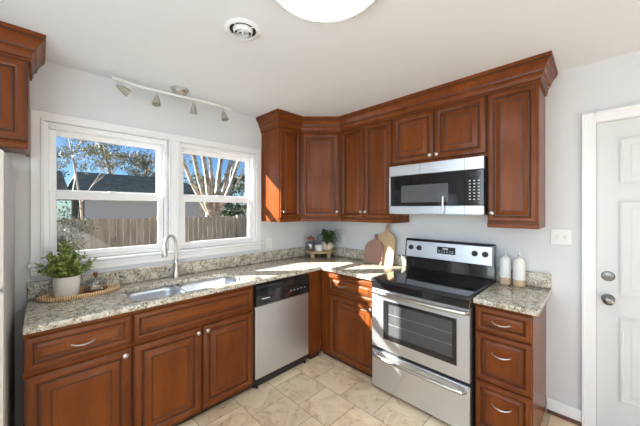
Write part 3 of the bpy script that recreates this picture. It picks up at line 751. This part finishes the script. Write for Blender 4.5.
MB().lathe([(.008, .098), (.008, .104), (.014, .112), (.015, .126), (.010, .133), (.002, .134)], 16).build('knob', 'knobwood', cd)
b = MB(); b.box(-.028, .028, -.018, .018, .0105, .034, 0, .004); b.build('butter_pat', 'tan', cd)

# ------------------------------------------------------------------ counter decor, corner
rs = thing('wooden_riser', 'round light wood riser on stubby legs in the counter corner', 'riser', (-.222, -.205, Z))
MB().lathe([(.164, .058), (.170, .062), (.170, .074), (.166, .078), (.002, .078)], 48).build('top', 'oakh', rs)
for a in (-75 - 90 - 14, -75 + 14, 45, 135 - 30):
    q = MB().at(RZ(0)); x, y = .115 * math.cos(R(a)), .115 * math.sin(R(a)); q.lathe([(.023, 0), (.025, .004), (.026, .0585)], 18, c=(x, y, 0)); q.build('leg', 'oak', rs)
ZR = Z + .0784
jr = thing('glass_jar', 'clear glass jar of dry twigs with a red-brown lid on the riser', 'jar', (-.296, -.122, ZR))
MB().lathe([(.040, 0), (.050, .006), (.057, .035), (.056, .075), (.045, .105), (.036, .118), (.036, .128), (.034, .128), (.034, .116), (.043, .103), (.053, .075), (.054, .036), (.047, .009), (.002, .006)], 32, sx=1.18, sy=1.18).build('glass', 'clear', jr)
MB().lathe([(.038, .128), (.040, .132), (.040, .148), (.034, .156), (.012, .160), (.012, .172), (.006, .178), (.001, .178)], 24, sx=1.12, sy=1.12).build('lid', 'redlid', jr)
q = MB()
for i in range(16):
    a = random.uniform(0, 6.28); r0, r1 = random.uniform(0, .03), random.uniform(.008, .042)
    q.tube([(r0 * math.cos(a), r0 * math.sin(a), .009), (r1 * math.cos(a + .7), r1 * math.sin(a + .7), random.uniform(.06, .092))], [.002, .0012], 5)
q.build('twigs', 'twig', jr)
cu = thing('candle_cup', 'small white candle cup at the front of the wooden riser', 'cup', (-.280, -.252, ZR))
MB().lathe([(.036, 0), (.039, .004), (.041, .068), (.039, .071), (.036, .068), (.035, .060)], 28, cap1=False, sx=1.14, sy=1.14).build('cup', 'whitecer', cu)
MB().lathe([(.0355, .056), (.0355, .059), (.002, .060)], 20, sx=1.12, sy=1.12).build('wax', 'cream', cu); MB().tube([(0, 0, .059), (.001, 0, .068)], .0012, 6).build('wick', 'slot', cu)
fp = thing('potted_fern', 'dark green fern spilling from a round beige pot on the riser', 'plant', (-.158, -.276, ZR))
MB().lathe([(.040, 0), (.050, .004), (.066, .03), (.071, .055), (.066, .082), (.052, .098), (.048, .104), (.044, .104), (.046, .09)], 32, cap1=False, sx=1.1, sy=1.1).build('pot', 'beigepot', fp)
MB().lathe([(.047, .090), (.047, .094), (.002, .097)], 18).build('soil', 'soil', fp)
sm, fm = MB(), MB()
for i in range(60):
    az = random.uniform(0, 2 * math.pi); L = random.uniform(.13, .25); up = random.uniform(.02, .165)
    hx_, hy_ = math.cos(az), math.sin(az)
    da = abs((math.degrees(az) - 132 + 180) % 360 - 180); dc = abs((math.degrees(az) - 167 + 180) % 360 - 180)
    if da < 42: L = min(L, .095)                                    # keeps clear of the jar and the cup
    if dc < 46: L = min(L, .070); up = max(up, .10)
    mx_ = .125 if hx_ > 0 else 1; my_ = 1
    pts = []
    for k in range(8):
        t = k / 7; rr = L * t; x, y = hx_ * rr, hy_ * rr
        x = min(x, .122); pts.append(Vector((x, y, .096 + up * math.sin(t * 2.3) * 1.15 - .055 * t * t)))
    sm.tube(pts, [.0016] * 5 + [.001, .0008, .0006], 5)
    for k in range(1, 8):
        a, b_ = pts[k - 1], pts[k]; d_ = (b_ - a)
        if d_.length < 1e-4: continue
        d_.normalize(); sd = d_.cross(Vector((0, 0, 1)))
        if sd.length < 1e-3: continue
        sd.normalize(); ll = .040 * (1.15 - k / 8)
        for f_ in (0, .33, .66):
            p = a.lerp(b_, f_)
            if p.x > .10: ll *= .6
            for s_ in (-1, 1): fm.leaf(p, sd * s_ + d_ * .5 + Vector((0, 0, random.uniform(-.25, .15))), (0, 0, 1), ll, ll * .42)
fo = fm.build('fronds', 'fern', fp, 180); sm.build('stems', 'stem', fo)

# ------------------------------------------------------------------ cutting boards leaning on the range wall
def arch(w, hs, ht, neck, nt, nn=16):
    """half-round shouldered board outline (x, z): width w, straight to hs, arch to ht, then a neck"""
    P = [(-w / 2 + .012, 0), (w / 2 - .012, 0), (w / 2, .012), (w / 2, hs)]
    hw = w / 2; rise = ht - hs; A = []
    for i in range(1, nn):
        t = math.pi / 2 * i / nn; x = hw * math.cos(t); z = hs + rise * math.sin(t)
        if x > neck + .006: A.append((x, z))
    P += A; zz = A[-1][1]; P += [(neck + .002, zz + .010), (neck, zz + .02), (neck, nt - .012), (neck - .007, nt - .002), (0, nt)]
    return P + [(-x, z) for x, z in P[::-1][1:] if x > 0][:-0 or None][: -2] + [(-w / 2, .012)]
def board(name, label, y, x, tilt, w, hs, ht, neck, nt, m, loop=None):
    t = thing(name, label, 'cutting board', (x, y, Z), -90)
    o = arch(w, hs, ht, neck, nt)
    q = MB().at(RX(-tilt)); th = .018
    ins = lambda d: offset_poly(o, d)
    q.loops([[(a, yy, c_) for a, c_ in ins(d)] for d, yy in ((.003, 0), (0, .003), (0, th - .003), (.003, th))], None, True, True, True)
    bd = q.build('board', m, t)
    q = MB().at(RX(-tilt)); q.tube([(.012 * math.cos(a) , -.0015 + .004 * 0, nt - .024 + .0 * math.sin(a)) for a in (0, math.pi)], .004, 6)
    if loop:
        q = MB().at(RX(-tilt)); q.tube([(-.006, -.002, nt - .03), (-.010, -.004, nt - .005), (-.008, .004, nt + .022), (.006, .006, nt + .024), (.010, th, nt - .004), (.006, th + .002, nt - .02)], .003, 6); q.build('hanging_cord', 'leather', t)
    return t
board('cutting_board', 'tall light oak cutting board leaning on the wall behind the small dark board', -1.040, -.118, 13.2, .222, .245, .352, .024, .425, 'oak', True)
board('cutting_board', 'small pinkish walnut cutting board leaning in front of the tall oak board', -.920, -.147, 14.5, .238, .165, .258, .018, .325, 'walnutpink')

# ------------------------------------------------------------------ soap bottles
def bottle(label, x, y):
    t = thing('soap_bottle', label, 'bottle', (x, y, Z), 0, 'ceramic soap bottles by the stove')
    MB().lathe([(.036, 0), (.039, .004), (.0392, .048), (.0390, .0485)], 28, cap1=False).build('clay_base', 'tan', t)
    MB().lathe([(.0392, .0485), (.0395, .05), (.0390, .165), (.0375, .186), (.032, .203), (.022, .213), (.0135, .217), (.0125, .222), (.002, .223)], 28, cap0=False).build('glazed_body', 'whitecer', t)
    MB().lathe([(.0095, .2232), (.0095, .229), (.005, .232), (.0042, .240), (.0038, .262), (.001, .2625)], 14).build('pourer', 'nickel', t)
bottle('white ceramic bottle with a tan base, nearer the stove', -.075, -2.120)
bottle('white ceramic bottle with a tan base, the one farther from the stove', -.085, -2.212)

# ------------------------------------------------------------------ outside the windows
GZ = -.5
struct(MB().box(-25, 30, .4, 60, GZ - .2, GZ).build('ground', 'ground'))
fn = thing('garden_fence', 'weathered brown board fence across the yard outside the windows', 'fence', (0, 6.0, GZ))
b = MB(); x = -8.0; random.seed(2); i = 0
while x < 10:
    hh = 1.76 + random.uniform(-.012, .012); b.box(x, x + .138, 0, .02, .03, hh); x += .146
b.build('boards', 'fence', fn)
for z in (.3, 1.5): MB().box(-8, 10, .02, .06, z, z + .09).build('rail', 'fence', fn)
x = -7.6
while x < 10: MB().box(x, x + .1, -.10, 0, 0, 1.80).build('post', 'fence', fn); x += 2.4
def house(label, x0, x1, y0, ze, zr, wm, rm, run, hip):
    t = thing('neighbor_house', label, 'house', ((x0 + x1) / 2, y0, GZ)); xm = (x1 - x0) / 2; D = 7.0; e = .4
    MB().box(-xm, xm, 0, D, 0, ze - GZ).build('wall', wm, t)
    a, r_ = ze - GZ - .08, zr - GZ
    b = MB()
    lo = [(-xm - e, -e, a), (xm + e, -e, a), (xm + e, D + e, a), (-xm - e, D + e, a)]
    lo2 = [(x, y, z - .16) for x, y, z in lo]
    up = [(-xm - e + hip[0], run, r_), (xm + e - hip[1], run, r_), (xm + e - hip[1], run + 1.5, r_), (-xm - e + hip[0], run + 1.5, r_)]
    b.loops([lo2, lo, up], None, True, True, True); b.build('roof', rm, t)
house('grey neighboring house with a slate-green shingle roof behind the fence', -1.35, 3.6, 12.3, 2.25, 3.1, 'siding', 'roof', .75, (.2, 1.6))
house('small house with a brown shingle roof behind the fence at the far left', -8.5, -2.2, 13.0, 2.25, 3.15, 'siding2', 'roof2', .75, (.2, .2))
def tree(label, loc, stems, clumps, leaf, lw, seed, name='leafy_tree'):
    """stems: (start, direction, length, radius); clumps: (centre, radii, leaves), all from the tree's base"""
    random.seed(seed); t = thing(name, label, 'tree', loc); b = MB()
    def grow(p, d, L, r, lev):
        pts, rad, n = [p], [r], 7
        for k in range(n):
            d = (d + Vector((random.gauss(0, .06), random.gauss(0, .06), random.gauss(.02, .04)))).normalized(); p = p + d * L / n
            pts.append(p); rad.append(max(r * (1 - .65 * (k + 1) / n), .004))
            if lev < 2 and k >= 2:
                for _ in range(1 + lev):
                    a = random.uniform(0, 6.28); q = (d + Vector((math.cos(a), math.sin(a), random.uniform(0, .5))) * .7).normalized()
                    grow(p, q, L * random.uniform(.28, .45), rad[-1] * .5, lev + 1)
        b.tube(pts, rad, 8 if lev == 0 else 5)
    for p, d, L, r in stems: grow(Vector(p), Vector(d).normalized(), L, r, 0)
    b.build('trunk', 'bark', t)
    f = MB()
    for c_, rr, n in clumps:
        sub = [Vector((random.gauss(0, .55), random.gauss(0, .55), random.gauss(0, .55))) for _ in range(max(6, n // 45))]
        for i in range(n):
            q = random.choice(sub) + Vector((random.gauss(0, .13), random.gauss(0, .13), random.gauss(0, .11)))
            p = Vector((c_[0] + q.x * rr[0], c_[1] + q.y * rr[1], c_[2] + q.z * rr[2]))
            f.leaf(p, (random.gauss(0, 1), random.gauss(0, 1), random.gauss(-.3, 1)), (random.gauss(0, 1), random.gauss(0, 1), 1), random.uniform(.6, 1.3) * lw[0], random.uniform(.6, 1.2) * lw[1])
    f.build('foliage', leaf, t, 180)
z0 = 1.55
tree('large tree with a fan of pale bare trunks outside the right window', (2.6, 9.0, GZ),
     [((0, 0, 0), (0, 0, 1), 2.0, .26)] + [((dx * .25, dy * .2, z0 + k), (dx, dy, 1), L, r) for dx, dy, L, r, k in
      ((-.50, .1, 5.6, .11, .1), (-.36, -.1, 6.2, .12, 0), (-.20, .15, 6.4, .13, .1), (-.03, -.1, 6.6, .10, .15), (.12, .1, 6.4, .13, 0), (.30, -.05, 6.0, .12, .1), (.46, .1, 5.6, .10, .0))],
     [((-1.0, .4, 4.6), (1.2, .8, .9), 260), ((1.2, .5, 4.4), (1.2, .8, 1.0), 260)], 'treeleaf', (.10, .05), 5, 'multi_stem_tree')
tree('slender pale-trunked tree with sparse olive leaves outside the left window', (-1.7, 7.6, GZ), [((0, 0, 0), (.01, 0, 1), 5.0, .038)],
     [((-.55, 0, 3.55), (.75, .5, .55), 900), ((.15, 0, 3.85), (.6, .5, .4), 500), ((-.2, .1, 4.3), (1.2, .6, .4), 500)], 'treeleaf', (.075, .042), 11, 'slender_tree')
tree('spreading olive-leaved tree above the slate-green roof, outside the left window', (1.4, 20.5, GZ), [((0, 0, 0), (-.18, 0, 1), 6.5, .2), ((0, 0, 0), (.22, 0, 1), 6.2, .18)],
     [((.2, 0, 5.3), (2.4, 1.2, .75), 2300), ((1.3, 0, 4.6), (1.4, 1, .6), 1100), ((-.6, 0, 6.2), (2.6, 1.2, .7), 1100)], 'treeleaf', (.15, .085), 21)
tree('green tree rising behind the brown roof at the left of the left window', (-4.2, 21.5, GZ), [((0, 0, 0), (0, 0, 1), 7.0, .2)],
     [((1.2, 0, 5.0), (1.5, 1.0, 1.2), 1100)], 'treeleaf', (.18, .10), 31)
tree('yellow-green tree far behind the pale trunks, seen through the right window', (9.6, 21.5, GZ), [((0, 0, 0), (0, 0, 1), 6.5, .22)],
     [((-.8, 0, 3.9), (3.2, 1.6, 1.0), 1800), ((1.5, 0, 4.6), (1.6, 1.2, 1.0), 900), ((-1.0, -1.0, 1.9), (3.6, 1.2, 1.0), 2400)], 'pineleaf', (.24, .14), 41)
def shrub(label, loc, h, r, n, leaf, seed):
    random.seed(seed); t = thing('garden_shrub', label, 'shrub', loc); s_, f = MB(), MB()
    for i in range(16):
        a = random.uniform(0, 6.28); d = Vector((math.cos(a) * r * random.random(), math.sin(a) * r * .6 * random.random(), h * random.uniform(.6, 1)))
        s_.tube([(0, 0, 0), tuple(d * .5 + Vector((0, 0, .1))), tuple(d)], [.02, .012, .005], 5)
        for k in range(n // 16):
            q = d * random.uniform(.25, 1) + Vector((random.gauss(0, .12), random.gauss(0, .10), random.gauss(0, .12)))
            q.z = max(q.z, .03)
            f.leaf(q, (random.gauss(0, 1), random.gauss(0, 1), random.gauss(.2, 1)), (0, 0, 1), random.uniform(.06, .11), random.uniform(.03, .05))
    s_.build('stems', 'bark', t); f.build('foliage', leaf, t, 180)
shrub('green leafy shrub in front of the fence, left part of the left window', (-2.25, 5.4, GZ), 2.15, .75, 900, 'pineleaf', 3)
shrub('dry grey-brown shrub low in front of the fence, outside the left window', (-1.2, 5.1, GZ), 1.25, 1.0, 900, 'dryleaf', 6)
shrub('dry shrub low in front of the fence, outside the right window', (1.6, 5.2, GZ), 1.1, 1.1, 900, 'dryleaf', 9)
